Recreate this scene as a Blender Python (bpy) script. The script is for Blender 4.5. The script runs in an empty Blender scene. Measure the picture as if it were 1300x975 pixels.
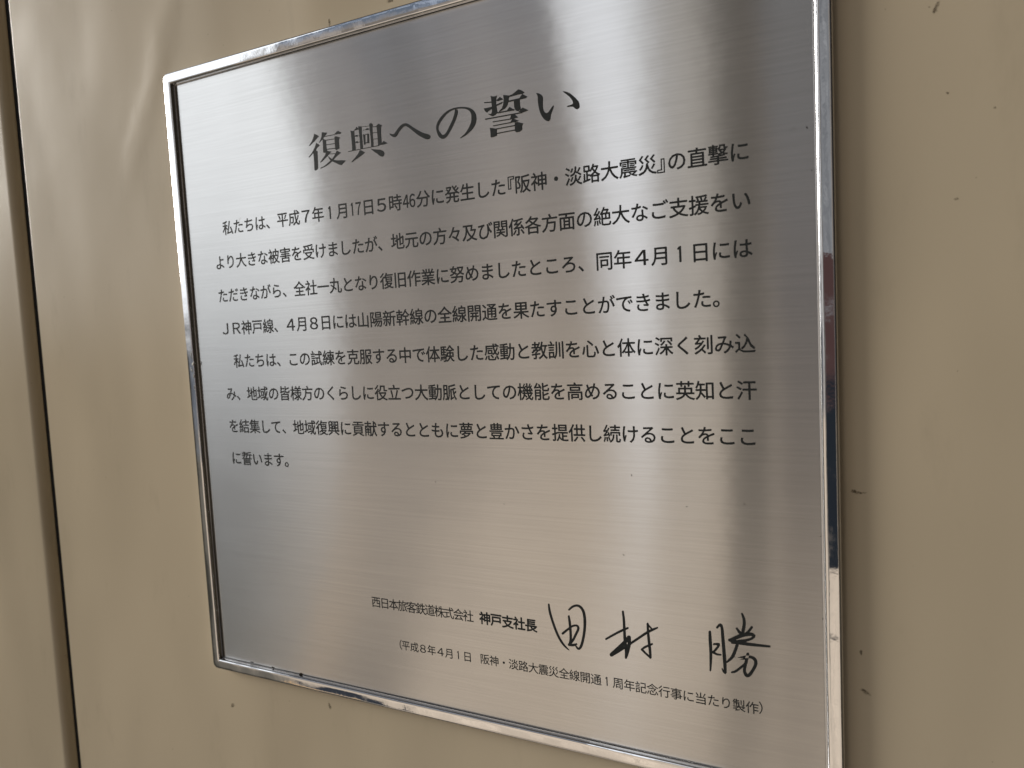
import bpy, bmesh, math, random
from mathutils import Matrix, Vector, geometry
random.seed(7)
sc = bpy.context.scene
COL = sc.collection

# tuned values: light of the surroundings (linear), colours, sizes
UP_DARK, UP_LIGHT = (0.20, 0.172, 0.146), (0.38, 0.335, 0.295)
BLUE_DARK, BLUE_LIGHT = (0.13, 0.16, 0.21), (0.36, 0.41, 0.50)
FRONT_A, FRONT_B = (0.17, 0.175, 0.185), (0.31, 0.315, 0.325)
BAND, BAND_THIN = (1.06, 1.10, 1.17), (0.52, 0.50, 0.47)
OPEN_A, OPEN_B = (1.20, 1.245, 1.29), (1.43, 1.48, 1.53)
SOFFIT = (0.07, 0.062, 0.05)
RIGHT_A, RIGHT_B = (0.02, 0.026, 0.042), (0.07, 0.062, 0.055)
PAR_A, PAR_B = (0.12, 0.13, 0.15), (0.22, 0.235, 0.26)
FLOOR, FLOOR_FAR, FLOOR_RIGHT = (0.84, 0.70, 0.555), (0.15, 0.135, 0.112), (0.05, 0.04, 0.028)
SUN = 3.15
WALL_A, WALL_B = (0.530, 0.446, 0.318), (0.580, 0.486, 0.348)
STEEL_A, STEEL_B = (0.68, 0.672, 0.658), (0.79, 0.782, 0.768)
ROUGH, ANISO = 0.19, 0.79
INK = (0.022, 0.024, 0.023)
FRAME_H = 0.0041
W_BODY, W_CAP, W_BOLD = 0.014, 0.006, 0.028
FLECKS = [(-0.0279, -0.0857, .0006, .0022, .2), (-0.0269, -0.0914, .0009, .0016, -.3), (-0.0288, -0.0958, .0006, .0018, .1), (-0.0272, -0.1004, .0008, .0016, .3), (-0.0274, -0.1083, .0004, .0022, 0)]
RIGHT_FAR = (0.02, 0.016, 0.011)
GRIME = [(0.0497, -0.3083, .0022, .0009, .1), (0.0238, -0.3081, .0018, .0006, 0), (0.0035, -0.3076, .0026, .0004, 0), (0.3852, 0.0063, .0004, .0007, .2), (0.3868, -0.0130, .0003, .0005, 0), (0.3871, -0.1830, .0003, .0004, 0), (0.3872, -0.2230, .0003, .0007, 0)]
FLOOR_NEAR = (0.14, 0.115, 0.085)
CREASE = (-0.494, 0.1062)
SPECKS = [(0.2950, -0.1577, 0.0005, 0.0007, 0.0), (0.3237, -0.1727, 0.0006, 0.0003, 0.5), (0.2887, -0.2015, 0.0005, 0.0008, 0.6), (0.1712, -0.1676, 0.0005, 0.0005, 0.0), (0.2175, -0.1782, 0.0003, 0.0006, 0.2), (0.3524, -0.1696, 0.0006, 0.0004, 0.0)]
BAND_DIM, POST = (0.36, 0.345, 0.325), (0.11, 0.10, 0.09)
LOW_LEFT_DARK = (0.045, 0.042, 0.034)

# ------------------------------------------------------------------ camera
cd = bpy.data.cameras.new('camera')
cam = bpy.data.objects.new('camera', cd)
COL.objects.link(cam)
cam.matrix_world = Matrix(((0.8848540, 0.0109393, 0.4657400, 0.4265314),
                           (0.4626896, 0.0959526, -0.8813124, -0.3778307),
                           (-0.0543299, 0.9953258, 0.0798425, -0.0746327),
                           (0, 0, 0, 1)))
cd.sensor_width = 36.0
cd.lens = 26.80
cd.clip_start = 0.01
cd.clip_end = 100.0
cd.dof.use_dof = True
cd.dof.focus_distance = 0.43
cd.dof.aperture_fstop = 11.0
sc.camera = cam

# ------------------------------------------------------------------ light
sc.view_settings.view_transform = 'Standard'
sc.view_settings.look = 'None'
sc.view_settings.gamma = 1.0
sc.view_settings.exposure = 0.0

class NT:
    """tiny helper for building node trees"""
    def __init__(s, tree): s.t = tree
    def n(s, kind, **kw):
        nd = s.t.nodes.new(kind)
        for k, v in kw.items(): setattr(nd, k, v)
        return nd
    def put(s, sock, v):
        if isinstance(v, bpy.types.NodeSocket): s.t.links.new(v, sock)
        elif v is not None: sock.default_value = v
    def m(s, op, a, b=None, c=None, clamp=False):
        nd = s.n('ShaderNodeMath', operation=op, use_clamp=clamp)
        for i, v in enumerate((a, b, c)): s.put(nd.inputs[i], v)
        return nd.outputs[0]
    def step(s, x, a, b):                      # smooth 0..1 between a and b
        nd = s.n('ShaderNodeMapRange', interpolation_type='SMOOTHSTEP')
        s.put(nd.inputs[0], x); s.put(nd.inputs[1], a); s.put(nd.inputs[2], b)
        return nd.outputs[0]
    def band(s, x, a, b, c, d):
        return s.m('MULTIPLY', s.step(x, a, b), s.m('SUBTRACT', 1.0, s.step(x, c, d)))
    def mix(s, f, a, b, mode='MIX'):
        nd = s.n('ShaderNodeMix', data_type='RGBA', blend_type=mode)
        s.put(nd.inputs[0], f)
        for i, v in ((6, a), (7, b)):
            if isinstance(v, (tuple, list)): v = (*v[:3], 1.0)
            s.put(nd.inputs[i], v)
        return nd.outputs[2]
    def noise(s, vec, scale, detail=2.0, rough=0.5, dim='3D'):
        nd = s.n('ShaderNodeTexNoise', noise_dimensions=dim)
        if vec is not None: s.put(nd.inputs['Vector'], vec)
        nd.inputs['Scale'].default_value = scale
        nd.inputs['Detail'].default_value = detail
        nd.inputs['Roughness'].default_value = rough
        return nd.outputs[0]
    def mapping(s, vec, scale=(1, 1, 1), rot=(0, 0, 0), loc=(0, 0, 0)):
        nd = s.n('ShaderNodeMapping')
        s.put(nd.inputs[0], vec)
        nd.inputs['Scale'].default_value = scale
        nd.inputs['Rotation'].default_value = rot
        nd.inputs['Location'].default_value = loc
        return nd.outputs[0]

# The surroundings the plaque looks out on: bright open daylight to the left, pillars and a soffit
# overhead, a pale tiled floor below, a dark figure standing close in front of the right end.
W = bpy.data.worlds.new('World')
sc.world = W
W.use_nodes = True
wt = NT(W.node_tree)
bg = W.node_tree.nodes['Background']
tc = wt.n('ShaderNodeTexCoord')
sep = wt.n('ShaderNodeSeparateXYZ')
wt.put(sep.inputs[0], tc.outputs['Generated'])
dx, dy, dz = sep.outputs
az = wt.m('MULTIPLY', wt.m('ARCTAN2', wt.m('MULTIPLY', dx, -1), wt.m('MULTIPLY', dy, -1)), 57.29578)
el = wt.m('MULTIPLY', wt.m('ARCSINE', dz), 57.29578)
lean = wt.m('SUBTRACT', az, wt.m('MULTIPLY', el, 0.20))
comb = wt.n('ShaderNodeCombineXYZ')
wt.put(comb.inputs[0], lean); wt.put(comb.inputs[1], el)
ang = comb.outputs[0]
# upper half: grey building fronts broken into narrow uprights, bluer higher up
stripes = wt.noise(wt.mapping(ang, (0.33, 0.02, 1)), 1.0, 3.0, 0.6)
low = wt.mix(wt.step(stripes, 0.42, 0.60), UP_DARK, UP_LIGHT)
flecks = wt.noise(wt.mapping(ang, (0.5, 0.25, 1), (0, 0, 0.5)), 1.0, 4.0, 0.65)
high = wt.mix(wt.step(flecks, 0.42, 0.62), BLUE_DARK, BLUE_LIGHT)
col = wt.mix(wt.step(el, 17.5, 21.0), low, high)
# near the middle: a pale grey front seen past a dark post
col = wt.mix(wt.band(az, -7.0, -6.0, 8.5, 9.5), col, wt.mix(wt.step(flecks, 0.4, 0.7), FRONT_A, FRONT_B))
# pale band (gap between two pillars)
col = wt.mix(wt.m('MULTIPLY', wt.step(az, 11.9, 12.7), wt.step(lean, 19.8, 18.9)), col, BAND_DIM)
col = wt.mix(wt.m('MULTIPLY', wt.step(az, 15.6, 18.8), wt.step(lean, 19.8, 18.9)), col, BAND)
col = wt.mix(wt.band(az, 13.7, 14.0, 14.5, 14.8), col, BAND_THIN)
# wide bright opening on the left, closed above by a canopy and below by a parapet
open_m = wt.m('MULTIPLY', wt.band(lean, 38.2, 40.8, 82.0, 92.0), wt.band(el, -3.0, 6.0, 33.0, 38.0))
col = wt.mix(open_m, col, wt.mix(wt.step(flecks, 0.35, 0.7), OPEN_A, OPEN_B))
# soffit overhead and the dim side to the right / behind
col = wt.mix(wt.step(el, 36.0, 46.0), col, SOFFIT)
col = wt.mix(wt.step(az, -12.0, -20.0), col, wt.mix(wt.step(stripes, 0.42, 0.6), RIGHT_A, RIGHT_B))
col = wt.mix(wt.step(az, -24.0, -40.0), col, RIGHT_FAR)
# parapet: cool grey
par = wt.mix(wt.step(flecks, 0.4, 0.65), PAR_A, PAR_B)
col = wt.mix(wt.m('MULTIPLY', wt.step(az, 20.0, 34.0), wt.step(el, 3.0, -3.0)), col, par)
# ground
gz = wt.m('MAXIMUM', wt.m('MULTIPLY', dz, -1), 0.02)
gc = wt.n('ShaderNodeCombineXYZ')
wt.put(gc.inputs[0], wt.m('DIVIDE', dx, gz)); wt.put(gc.inputs[1], wt.m('DIVIDE', dy, gz))
br = wt.n('ShaderNodeTexBrick', offset=0.0)
wt.put(br.inputs['Vector'], gc.outputs[0])
br.inputs['Color1'].default_value = (*FLOOR, 1); br.inputs['Color2'].default_value = (*[v * .93 for v in FLOOR], 1)
br.inputs['Mortar'].default_value = (*[v * .5 for v in FLOOR], 1)
br.inputs['Scale'].default_value = 5.0; br.inputs['Mortar Size'].default_value = 0.018
br.inputs['Brick Width'].default_value = 1.0; br.inputs['Row Height'].default_value = 1.0
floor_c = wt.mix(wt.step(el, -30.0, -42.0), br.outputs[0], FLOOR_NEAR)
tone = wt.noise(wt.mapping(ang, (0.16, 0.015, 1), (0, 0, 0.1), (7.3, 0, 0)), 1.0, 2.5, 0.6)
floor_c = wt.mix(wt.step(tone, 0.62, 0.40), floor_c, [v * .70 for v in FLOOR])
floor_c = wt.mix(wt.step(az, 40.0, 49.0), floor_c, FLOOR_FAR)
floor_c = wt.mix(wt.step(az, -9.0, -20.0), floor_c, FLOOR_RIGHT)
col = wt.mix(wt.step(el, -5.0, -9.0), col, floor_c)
# dark zone low on the far left, added to darken the left rail
col = wt.mix(wt.m('MULTIPLY', wt.band(az, 50.2, 54.0, 84.0, 92.0), wt.step(el, 1.5, -2.5)), col, LOW_LEFT_DARK)
# dark patch put in low for the bottom rail's reflection, an orange patch beside it
col = wt.mix(wt.m('MULTIPLY', wt.band(az, 37.5, 38.5, 43.5, 44.5), wt.band(el, -33.0, -31.0, -25.0, -23.5)), col, (0.035, 0.04, 0.05))
col = wt.mix(wt.m('MULTIPLY', wt.band(az, 45.0, 45.4, 46.6, 47.2), wt.band(el, -33.0, -31.0, -26.0, -25.0)), col, (0.75, 0.48, 0.24))
# dark post
col = wt.mix(wt.m('MULTIPLY', wt.band(az, 8.8, 9.6, 11.9, 12.7), wt.step(el, -30.0, -21.0)), col, POST)
# person standing in front of the right end of the plaque
person = wt.m('MULTIPLY', wt.band(az, -13.0, -11.0, 8.2, 9.2), wt.band(el, -20.0, -18.6, 1.5, 2.2))
col = wt.mix(person, col, wt.mix(wt.step(el, -6.5, -5.0), (0.018, 0.022, 0.028), (0.075, 0.042, 0.04)))
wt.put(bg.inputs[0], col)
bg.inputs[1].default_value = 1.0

sd = bpy.data.lights.new('sun', 'SUN')
sd.energy = SUN
sd.angle = math.radians(24)
sd.color = (1.0, 0.96, 0.90)
sun = bpy.data.objects.new('sun', sd)
COL.objects.link(sun)
a_, e_ = math.radians(76), math.radians(16)
src = Vector((-math.sin(a_) * math.cos(e_), -math.cos(a_) * math.cos(e_), math.sin(e_)))
sun.rotation_euler = (-src).to_track_quat('-Z', 'Y').to_euler()

# ------------------------------------------------------------------ materials
def mat(name):
    m = bpy.data.materials.new(name); m.use_nodes = True
    return m, NT(m.node_tree), m.node_tree.nodes['Principled BSDF']

def bump(t, h, strength, dist, prev=None):
    b = t.n('ShaderNodeBump')
    b.inputs['Strength'].default_value = strength; b.inputs['Distance'].default_value = dist
    t.put(b.inputs['Height'], h)
    if prev is not None: t.put(b.inputs['Normal'], prev)
    return b.outputs[0]

def cream_paint():
    m, t, p = mat('cream_enamel')
    o = t.n('ShaderNodeTexCoord').outputs['Object']
    big = t.noise(o, 5.0, 2.0)
    c = t.mix(t.step(big, 0.3, 0.7), WALL_A, WALL_B)
    grime = t.noise(t.mapping(o, (40, 40, 14)), 1.0, 5.0, 0.65)
    c = t.mix(t.m('MULTIPLY', t.step(grime, 0.55, 0.8), 0.13), c, (0.20, 0.155, 0.10))
    speck = t.noise(o, 420.0, 1.0)
    c = t.mix(t.m('MULTIPLY', t.step(speck, 0.79, 0.83), 0.5), c, (0.12, 0.09, 0.06))
    t.put(p.inputs['Base Color'], c)
    rn = t.noise(o, 9.0, 4.0, 0.6)
    t.put(p.inputs['Roughness'], t.m('MULTIPLY_ADD', rn, 0.12, 0.12))
    p.inputs['Specular IOR Level'].default_value = 0.24
    w = t.noise(t.mapping(o, (7, 7, 3.2), (0, 0.35, 0)), 1.0, 1.5, 0.5)
    b = bump(t, w, 1.0, 0.006)
    w2 = t.noise(t.mapping(o, (20, 20, 9), (0, -0.5, 0)), 1.0, 1.0, 0.4)
    b = bump(t, w2, 1.0, 0.0003, b)
    # one long shallow crease in the sheet, up and to the left of the plaque
    sp = t.n('ShaderNodeSeparateXYZ'); t.put(sp.inputs[0], o)
    wob = t.m('MULTIPLY', t.m('SUBTRACT', t.noise(o, 22.0, 2.0), 0.5), 0.02)
    dd = t.m('ADD', t.m('ADD', sp.outputs[0], wob), t.m('MULTIPLY_ADD', sp.outputs[2], CREASE[0], CREASE[1]))
    ridge = t.m('EXPONENT', t.m('MULTIPLY', t.m('POWER', t.m('MULTIPLY', dd, 75.0), 2.0), -1))
    ridge = t.m('MULTIPLY', ridge, t.band(sp.outputs[2], 0.02, 0.09, 0.13, 0.21))
    b = bump(t, ridge, 1.0, 0.0006, b)
    op = t.noise(o, 900.0, 2.0)
    b = bump(t, op, 0.25, 0.00012, b)
    t.put(p.inputs['Normal'], b)
    return m

def brushed():
    m, t, p = mat('brushed_steel')
    o = t.n('ShaderNodeTexCoord').outputs['Object']
    # very long, very thin horizontal scratches; a second set slightly off level
    s1 = t.noise(t.mapping(o, (7, 1, 2600)), 1.0, 2.0, 0.6)
    s2 = t.noise(t.mapping(o, (10, 1, 700), (0, 0.03, 0)), 1.0, 3.0, 0.7)
    s3 = t.noise(t.mapping(o, (14, 1, 300), (0, -0.05, 0)), 1.0, 3.0, 0.7)
    cloud = t.noise(t.mapping(o, (9, 1, 13)), 1.0, 4.0, 0.6)
    lines = t.m('ADD', t.m('MULTIPLY', s1, 0.5), t.m('ADD', t.m('MULTIPLY', s2, 0.36), t.m('MULTIPLY', s3, 0.14)))
    c = t.mix(t.step(lines, 0.22, 0.78), STEEL_A, STEEL_B)
    stain = t.noise(t.mapping(o, (60, 1, 60)), 1.0, 3.0, 0.6)
    c = t.mix(t.m('MULTIPLY', t.step(stain, 0.70, 0.80), 0.28), c, (0.30, 0.26, 0.20))
    g = t.n('ShaderNodeBsdfAnisotropic', distribution='GGX')
    t.put(g.inputs['Color'], c)
    t.put(g.inputs['Roughness'], t.m('MULTIPLY_ADD', cloud, 0.06, ROUGH - 0.03))
    g.inputs['Anisotropy'].default_value = ANISO
    tg = t.n('ShaderNodeTangent', direction_type='UV_MAP', uv_map='UVMap')
    t.put(g.inputs['Tangent'], tg.outputs[0])
    b = bump(t, lines, 0.10, 0.00004)
    b = bump(t, cloud, 0.35, 0.0004, b)
    t.put(g.inputs['Normal'], b)
    t.t.links.new(g.outputs[0], t.t.nodes['Material Output'].inputs[0])
    t.t.nodes.remove(p)
    return m

def chrome():
    m, t, p = mat('polished_chrome')
    o = t.n('ShaderNodeTexCoord').outputs['Object']
    p.inputs['Base Color'].default_value = (0.86, 0.86, 0.87, 1)
    p.inputs['Metallic'].default_value = 1.0
    sm = t.noise(o, 60.0, 4.0, 0.7)
    t.put(p.inputs['Roughness'], t.m('MULTIPLY_ADD', t.step(sm, 0.5, 0.75), 0.12, 0.035))
    w = t.noise(t.mapping(o, (16, 16, 16)), 1.0, 2.0, 0.5)
    b = bump(t, w, 1.0, 0.0016)
    w2 = t.noise(o, 260.0, 2.0, 0.6)
    b = bump(t, w2, 0.6, 0.00004, b)
    t.put(p.inputs['Normal'], b)
    return m

def plain(name, c, rough, spec=0.3, vary=0.25, scale=150.0):
    m, t, p = mat(name)
    o = t.n('ShaderNodeTexCoord').outputs['Object']
    n = t.noise(o, scale, 3.0)
    t.put(p.inputs['Base Color'], t.mix(n, [v * (1 - vary) for v in c], [v * (1 + vary) for v in c]))
    p.inputs['Roughness'].default_value = rough
    p.inputs['Specular IOR Level'].default_value = spec
    return m

M_WALL, M_STEEL, M_CHROME = cream_paint(), brushed(), chrome()
M_INK = plain('engraved_black_paint', INK, 0.6, 0.15, 0.5, 420.0)
M_SEAL = plain('black_rubber', (0.010, 0.010, 0.012), 0.8, 0.2)
M_GRIME_SHADE = plain('grime_and_gap_shade', (0.016, 0.012, 0.009), 0.9, 0.1, 0.6, 220.0)  # near-black: grime spots, and shade painted into the slit by the frame
M_SCUFF = plain('dark_scuff', (0.13, 0.098, 0.062), 0.8, 0.1, 0.5, 700.0)
def soften(m):
    # smudges thin out towards their rim and in worn patches
    t = NT(m.node_tree); p = m.node_tree.nodes['Principled BSDF']
    at = t.n('ShaderNodeAttribute', attribute_name='smudge')
    o = t.n('ShaderNodeTexCoord').outputs['Object']
    wear = t.step(t.noise(o, 1400.0, 3.0, 0.65), 0.36, 0.62)
    t.put(p.inputs['Alpha'], t.m('MULTIPLY', t.step(at.outputs['Fac'], 0.0, 0.75), t.m('MULTIPLY_ADD', wear, 0.55, 0.18)))
soften(M_SCUFF)
M_FLECK = plain('pale_matte', (0.62, 0.60, 0.54), 0.7, 0.3, 0.2, 500.0)

# ------------------------------------------------------------------ helpers
MM = 0.001
def link(name, me, m, parent=None):
    o = bpy.data.objects.new(name, me)
    me.materials.append(m)
    COL.objects.link(o)
    if parent is not None: o.parent = parent
    return o

def mesh_of(name, bm, smooth=False):
    me = bpy.data.meshes.new(name)
    bm.normal_update(); bm.to_mesh(me); bm.free()
    if smooth:
        for p in me.polygons: p.use_smooth = True
    return me

def sweep_z(profile, z0, z1, tilt):
    """profile of (x, y) swept in z; tilt adds x per z"""
    bm = bmesh.new(); rows = []
    N = 60
    for i in range(N + 1):
        z = z0 + (z1 - z0) * i / N
        rows.append([bm.verts.new((x + tilt * z, y, z)) for x, y in profile])
    for a, b in zip(rows, rows[1:]):
        for j in range(len(profile) - 1):
            bm.faces.new((a[j], a[j + 1], b[j + 1], b[j]))
    return bm

# ------------------------------------------------------------------ wall panels
WY = 2.5 * MM
TILT = 0.0146
def arc(cx, cy, r, a0, a1, n):
    return [(cx + r * math.cos(math.radians(a0 + (a1 - a0) * i / n)), cy + r * math.sin(math.radians(a0 + (a1 - a0) * i / n))) for i in range(n + 1)]
EX = -0.2136                                             # left edge of the panel that carries the plaque
prof = [(EX, WY + 0.045)] + arc(EX + 0.001, WY + 0.001, 0.001, 180, 270, 6) + [(EX + 0.0013, WY), (EX + 0.003, WY)] + [(EX + 0.01 + 1.2 * i / 60, WY) for i in range(61)]
bm = sweep_z(prof, -1.0, 0.9, TILT)
bmesh.ops.recalc_face_normals(bm, faces=bm.faces)
wall = link('wall_panel', mesh_of('wall_panel', bm, True), M_WALL)
wall['label'] = 'wide cream painted steel wall panel carrying the framed plaque'
wall['category'] = 'wall panel'
LX = -0.2395
prof = [(-1.2, WY + 0.0)] + [(-1.2 + (LX + 1.2) * i / 40, WY) for i in range(1, 40)] + [(LX - 0.002, WY), (LX - 0.0004, WY)] + arc(LX, WY + 0.009, 0.009, -90, 0, 14) + [(LX + 0.009, WY + 0.0095), (LX + 0.009, WY + 0.05)]
bm = sweep_z(prof, -1.0, 0.9, 0.0126)
bmesh.ops.recalc_face_normals(bm, faces=bm.faces)
wall2 = link('wall_panel', mesh_of('wall_panel_edge', bm, True), M_WALL)
wall2['label'] = 'cream wall panel with rounded edge left of the dark vertical joint'
wall2['category'] = 'wall panel'
# black rubber strip in the joint, fixed to the edge of the wide panel
prof = [(EX + 0.0006, WY + 0.0069), (EX - 0.006, WY + 0.0074), (EX - 0.0125, WY + 0.0070), (EX - 0.0190, WY + 0.0076)]
seal = link('joint_seal', mesh_of('joint_seal', sweep_z(prof, -1.0, 0.9, TILT)), M_SEAL, wall)

def blot(name, cx, cz, rx, rz, parent, m, y, n=14, jag=0.35, rot=0.0, h=0.00006):
    """small irregular raised spot lying on a face that looks towards -Y"""
    bm = bmesh.new()
    lay = bm.verts.layers.float.new('smudge')
    ctr = bm.verts.new((cx, y - h, cz)); ctr[lay] = 1.0
    rings = []
    ks = [1 + random.uniform(-jag, jag) for _ in range(n)]
    for f in (0.45, 1.0):
        ring = []
        for i in range(n):
            a = 2 * math.pi * i / n
            u, v = rx * f * ks[i] * math.cos(a), rz * f * ks[i] * math.sin(a)
            w = bm.verts.new((cx + u * math.cos(rot) - v * math.sin(rot), y - (h * 0.8 if f < 1 else 0.00002), cz + u * math.sin(rot) + v * math.cos(rot)))
            w[lay] = 0.8 if f < 1 else 0.0
            ring.append(w)
        rings.append(ring)
    for i in range(n):
        j = (i + 1) % n
        bm.faces.new((ctr, rings[0][i], rings[0][j]))
        bm.faces.new((rings[0][i], rings[1][i], rings[1][j], rings[0][j]))
    bmesh.ops.recalc_face_normals(bm, faces=bm.faces)
    return link(name, mesh_of(name, bm), m, parent)
for cx, cz, rx, rz, rot in [(0.4015, -0.1610, .0010, .0007, .2), (0.4035, -0.1618, .0012, .0005, .1), (0.4056, -0.1615, .0012, .0003, 0),
                            (0.4050, -0.2572, .0016, .0007, -.5), (0.4034, -0.2380, .0005, .0008, 0), (-0.0235, -0.3466, .0018, .0010, .6),
                            (0.0714, -0.3283, .0008, .0018, .4), (0.1130, 0.1145, .0007, .0017, -.2),
                            (0.160, 0.1165, .0019, .0011, .3), (0.4372, 0.0487, .0007, .0014, -.4), (0.4362, 0.0465, .0008, .0008, 0),
                            (0.4407, 0.0119, .0004, .0004, 0), (0.4576, 0.0028, .0004, .0003, 0), (0.4436, -0.0326, .0006, .0004, .4),
                            ]:
    blot('scuff_mark', cx, cz, rx * 1.7, rz * 1.7, wall, M_SCUFF, WY, rot=rot)

# ------------------------------------------------------------------ plaque
plaque = bpy.data.objects.new('plaque', None)
plaque.empty_display_size = 0.05
COL.objects.link(plaque)
plaque['label'] = 'square brushed steel plaque with engraved Japanese text and polished chrome frame'
plaque['category'] = 'plaque'
PX, PZ, PW, PH = 0.1815, -0.1039, 0.4130, 0.4100
ROT = math.radians(0.2)                                  # the plate hangs a touch off level against its text
def rp(x, z):
    return PX + x * math.cos(ROT) + z * math.sin(ROT), PZ - x * math.sin(ROT) + z * math.cos(ROT)

# plate: a thin sheet with a softened edge
bm = bmesh.new()
uvl = bm.loops.layers.uv.new('UVMap')
def ring(inset, y):
    w, h = PW / 2 - inset, PH / 2 - inset
    return [bm.verts.new((*(lambda q: (q[0], y, q[1]))(rp(sx * w, sz * h)),)) for sx, sz in ((-1, -1), (1, -1), (1, 1), (-1, 1))]
r0, r1, r2 = ring(-0.0006, 0.0015), ring(-0.0006, 0.0003), ring(0.0004, 0.0)
for a, b in ((r0, r1), (r1, r2)):
    for i in range(4): bm.faces.new((a[i], a[(i + 1) % 4], b[(i + 1) % 4], b[i]))
bm.faces.new(r2)
bmesh.ops.recalc_face_normals(bm, faces=bm.faces)
for f in bm.faces:
    for l in f.loops: l[uvl].uv = (l.vert.co.x, l.vert.co.z)
plate = link('steel_plate', mesh_of('steel_plate', bm), M_STEEL, plaque)

# dark strip round the plate: dirt and painted shade in the slit beside the frame
bm = bmesh.new()
def rect(bm, inset, y):
    w, h = PW / 2 - inset, PH / 2 - inset
    return [bm.verts.new((rp(sx * w, sz * h)[0], y, rp(sx * w, sz * h)[1])) for sx, sz in ((-1, -1), (1, -1), (1, 1), (-1, 1))]
a, b = rect(bm, 0.0025, 0.0017), rect(bm, -0.0045, 0.0017)
c_ = rect(bm, -0.0045, 0.0024)
for p, q in ((a, b), (b, c_)):
    for i in range(4): bm.faces.new((p[i], p[(i + 1) % 4], q[(i + 1) % 4], q[i]))
bmesh.ops.recalc_face_normals(bm, faces=bm.faces)
link('gap_grime_shade', mesh_of('gap_grime_shade', bm), M_GRIME_SHADE, plaque)

for cx, cz, rx, rz, rot in GRIME:
    blot('grime_spot', cx, cz, rx * .75, rz * .75, plate, M_GRIME_SHADE, 0.0, 10, 0.5, rot)
for cx, cz, rx, rz, rot in SPECKS:
    blot('scuff_mark', cx, cz, rx, rz, plate, M_SCUFF, 0.0, 10, 0.5, rot, 0.00003)

# frame: rounded flat-topped moulding swept round the plate
bm = bmesh.new()
A, HT, EXPO = 0.00385, FRAME_H, 5.5
prof = [(0.0, WY)]
for i in range(61):
    th = math.pi - math.pi * i / 60
    cx_, sy_ = math.cos(th), math.sin(th)
    prof.append((A + A * math.copysign(abs(cx_) ** (2 / EXPO), cx_), -HT * abs(sy_) ** (2 / EXPO) + 0.0008))
prof.append((2 * A, WY))
loops = []
GAP = 0.0008
for o_, y in prof:
    r = 0.55 * o_
    hw, hh = PW / 2 + GAP + o_ - r, PH / 2 + GAP + o_ - r
    pts = []
    for cxs, czs, a0 in ((1, 1, 0), (-1, 1, 90), (-1, -1, 180), (1, -1, 270)):
        for k in range(7):
            t_ = math.radians(a0 + 90 * k / 6)
            pts.append((cxs * hw + r * math.cos(t_), czs * hh + r * math.sin(t_)))
        # straight run subdivided so the mesh shades evenly
    loops.append([bm.verts.new((rp(x, z)[0], y, rp(x, z)[1])) for x, z in pts])
for a, b in zip(loops, loops[1:]):
    n = len(a)
    for i in range(n): bm.faces.new((a[i], a[(i + 1) % n], b[(i + 1) % n], b[i]))
bmesh.ops.remove_doubles(bm, verts=bm.verts, dist=1e-7)
bmesh.ops.recalc_face_normals(bm, faces=bm.faces)
frame = link('frame', mesh_of('frame', bm, True), M_CHROME, plaque)
for cx, cz, rx, rz, rot in FLECKS:  # small pale raised spots on the left rail
    blot('pale_fleck', cx, cz, rx, rz, frame, M_FLECK, -HT + 0.0008, 10, 0.5, rot, 0.0003)

# ------------------------------------------------------------------ lettering
INK_Y = -0.00006
GLYPHS = {}
fc = bpy.data.curves.new('glyph', 'FONT'); fo = bpy.data.objects.new('glyph', fc)
COL.objects.link(fo)
fc.resolution_u = 3
def glyph(ch):
    """verts (em units, origin at the middle of the character cell) and faces of one character"""
    key = ch
    if key not in GLYPHS:
        fc.body = ch
        bpy.context.view_layer.update()
        dg = bpy.context.evaluated_depsgraph_get()
        me = bpy.data.meshes.new_from_object(fo.evaluated_get(dg))
        GLYPHS[key] = ([(v.co.x, v.co.y) for v in me.vertices], [tuple(p.vertices) for p in me.polygons])
        bpy.data.meshes.remove(me)
    return GLYPHS[key]
# a plain upright figure one, as cut on the plate
GLYPHS['１'] = ([(.46, 0), (.545, 0), (.545, .75), (.485, .75), (.385, .67), (.385, .59), (.46, .64)], [(0, 1, 2, 3, 4, 5, 6)])
v0 = glyph('国')[0]
CXE = (min(v[0] for v in v0) + max(v[0] for v in v0)) / 2
CYE = (min(v[1] for v in v0) + max(v[1] for v in v0)) / 2
def line_mesh(name, items, parent, em, weight):
    """items: (character, x, z, x scale) with x, z the middle of the cell in metres"""
    bm = bmesh.new()
    for ch, x, z, sx in items:
        vs, fs = glyph(ch)
        if not vs: continue
        cxe = CXE if ord(ch) > 255 else (min(v[0] for v in vs) + max(v[0] for v in vs)) / 2
        # the bold is built up from copies a hair apart, each lying just above the one before
        sh = [(-1, -.4), (1, .4), (.4, -1), (-.4, 1), (0, 0)] if weight > 0 else [(0, 0)]
        for q, (ox, oz) in enumerate(sh):
            bv = [bm.verts.new((x + ((vx - cxe) * sx + ox * weight) * em, INK_Y - q * 0.000004, z + (vy - CYE + oz * weight) * em)) for vx, vy in vs]
            for f in fs:
                try: bm.faces.new([bv[i] for i in f])
                except ValueError: pass
    bm.normal_update()
    for f in bm.faces:
        if f.normal.y > 0: f.normal_flip()
    return link(name, mesh_of(name, bm), M_INK, parent)

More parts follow.
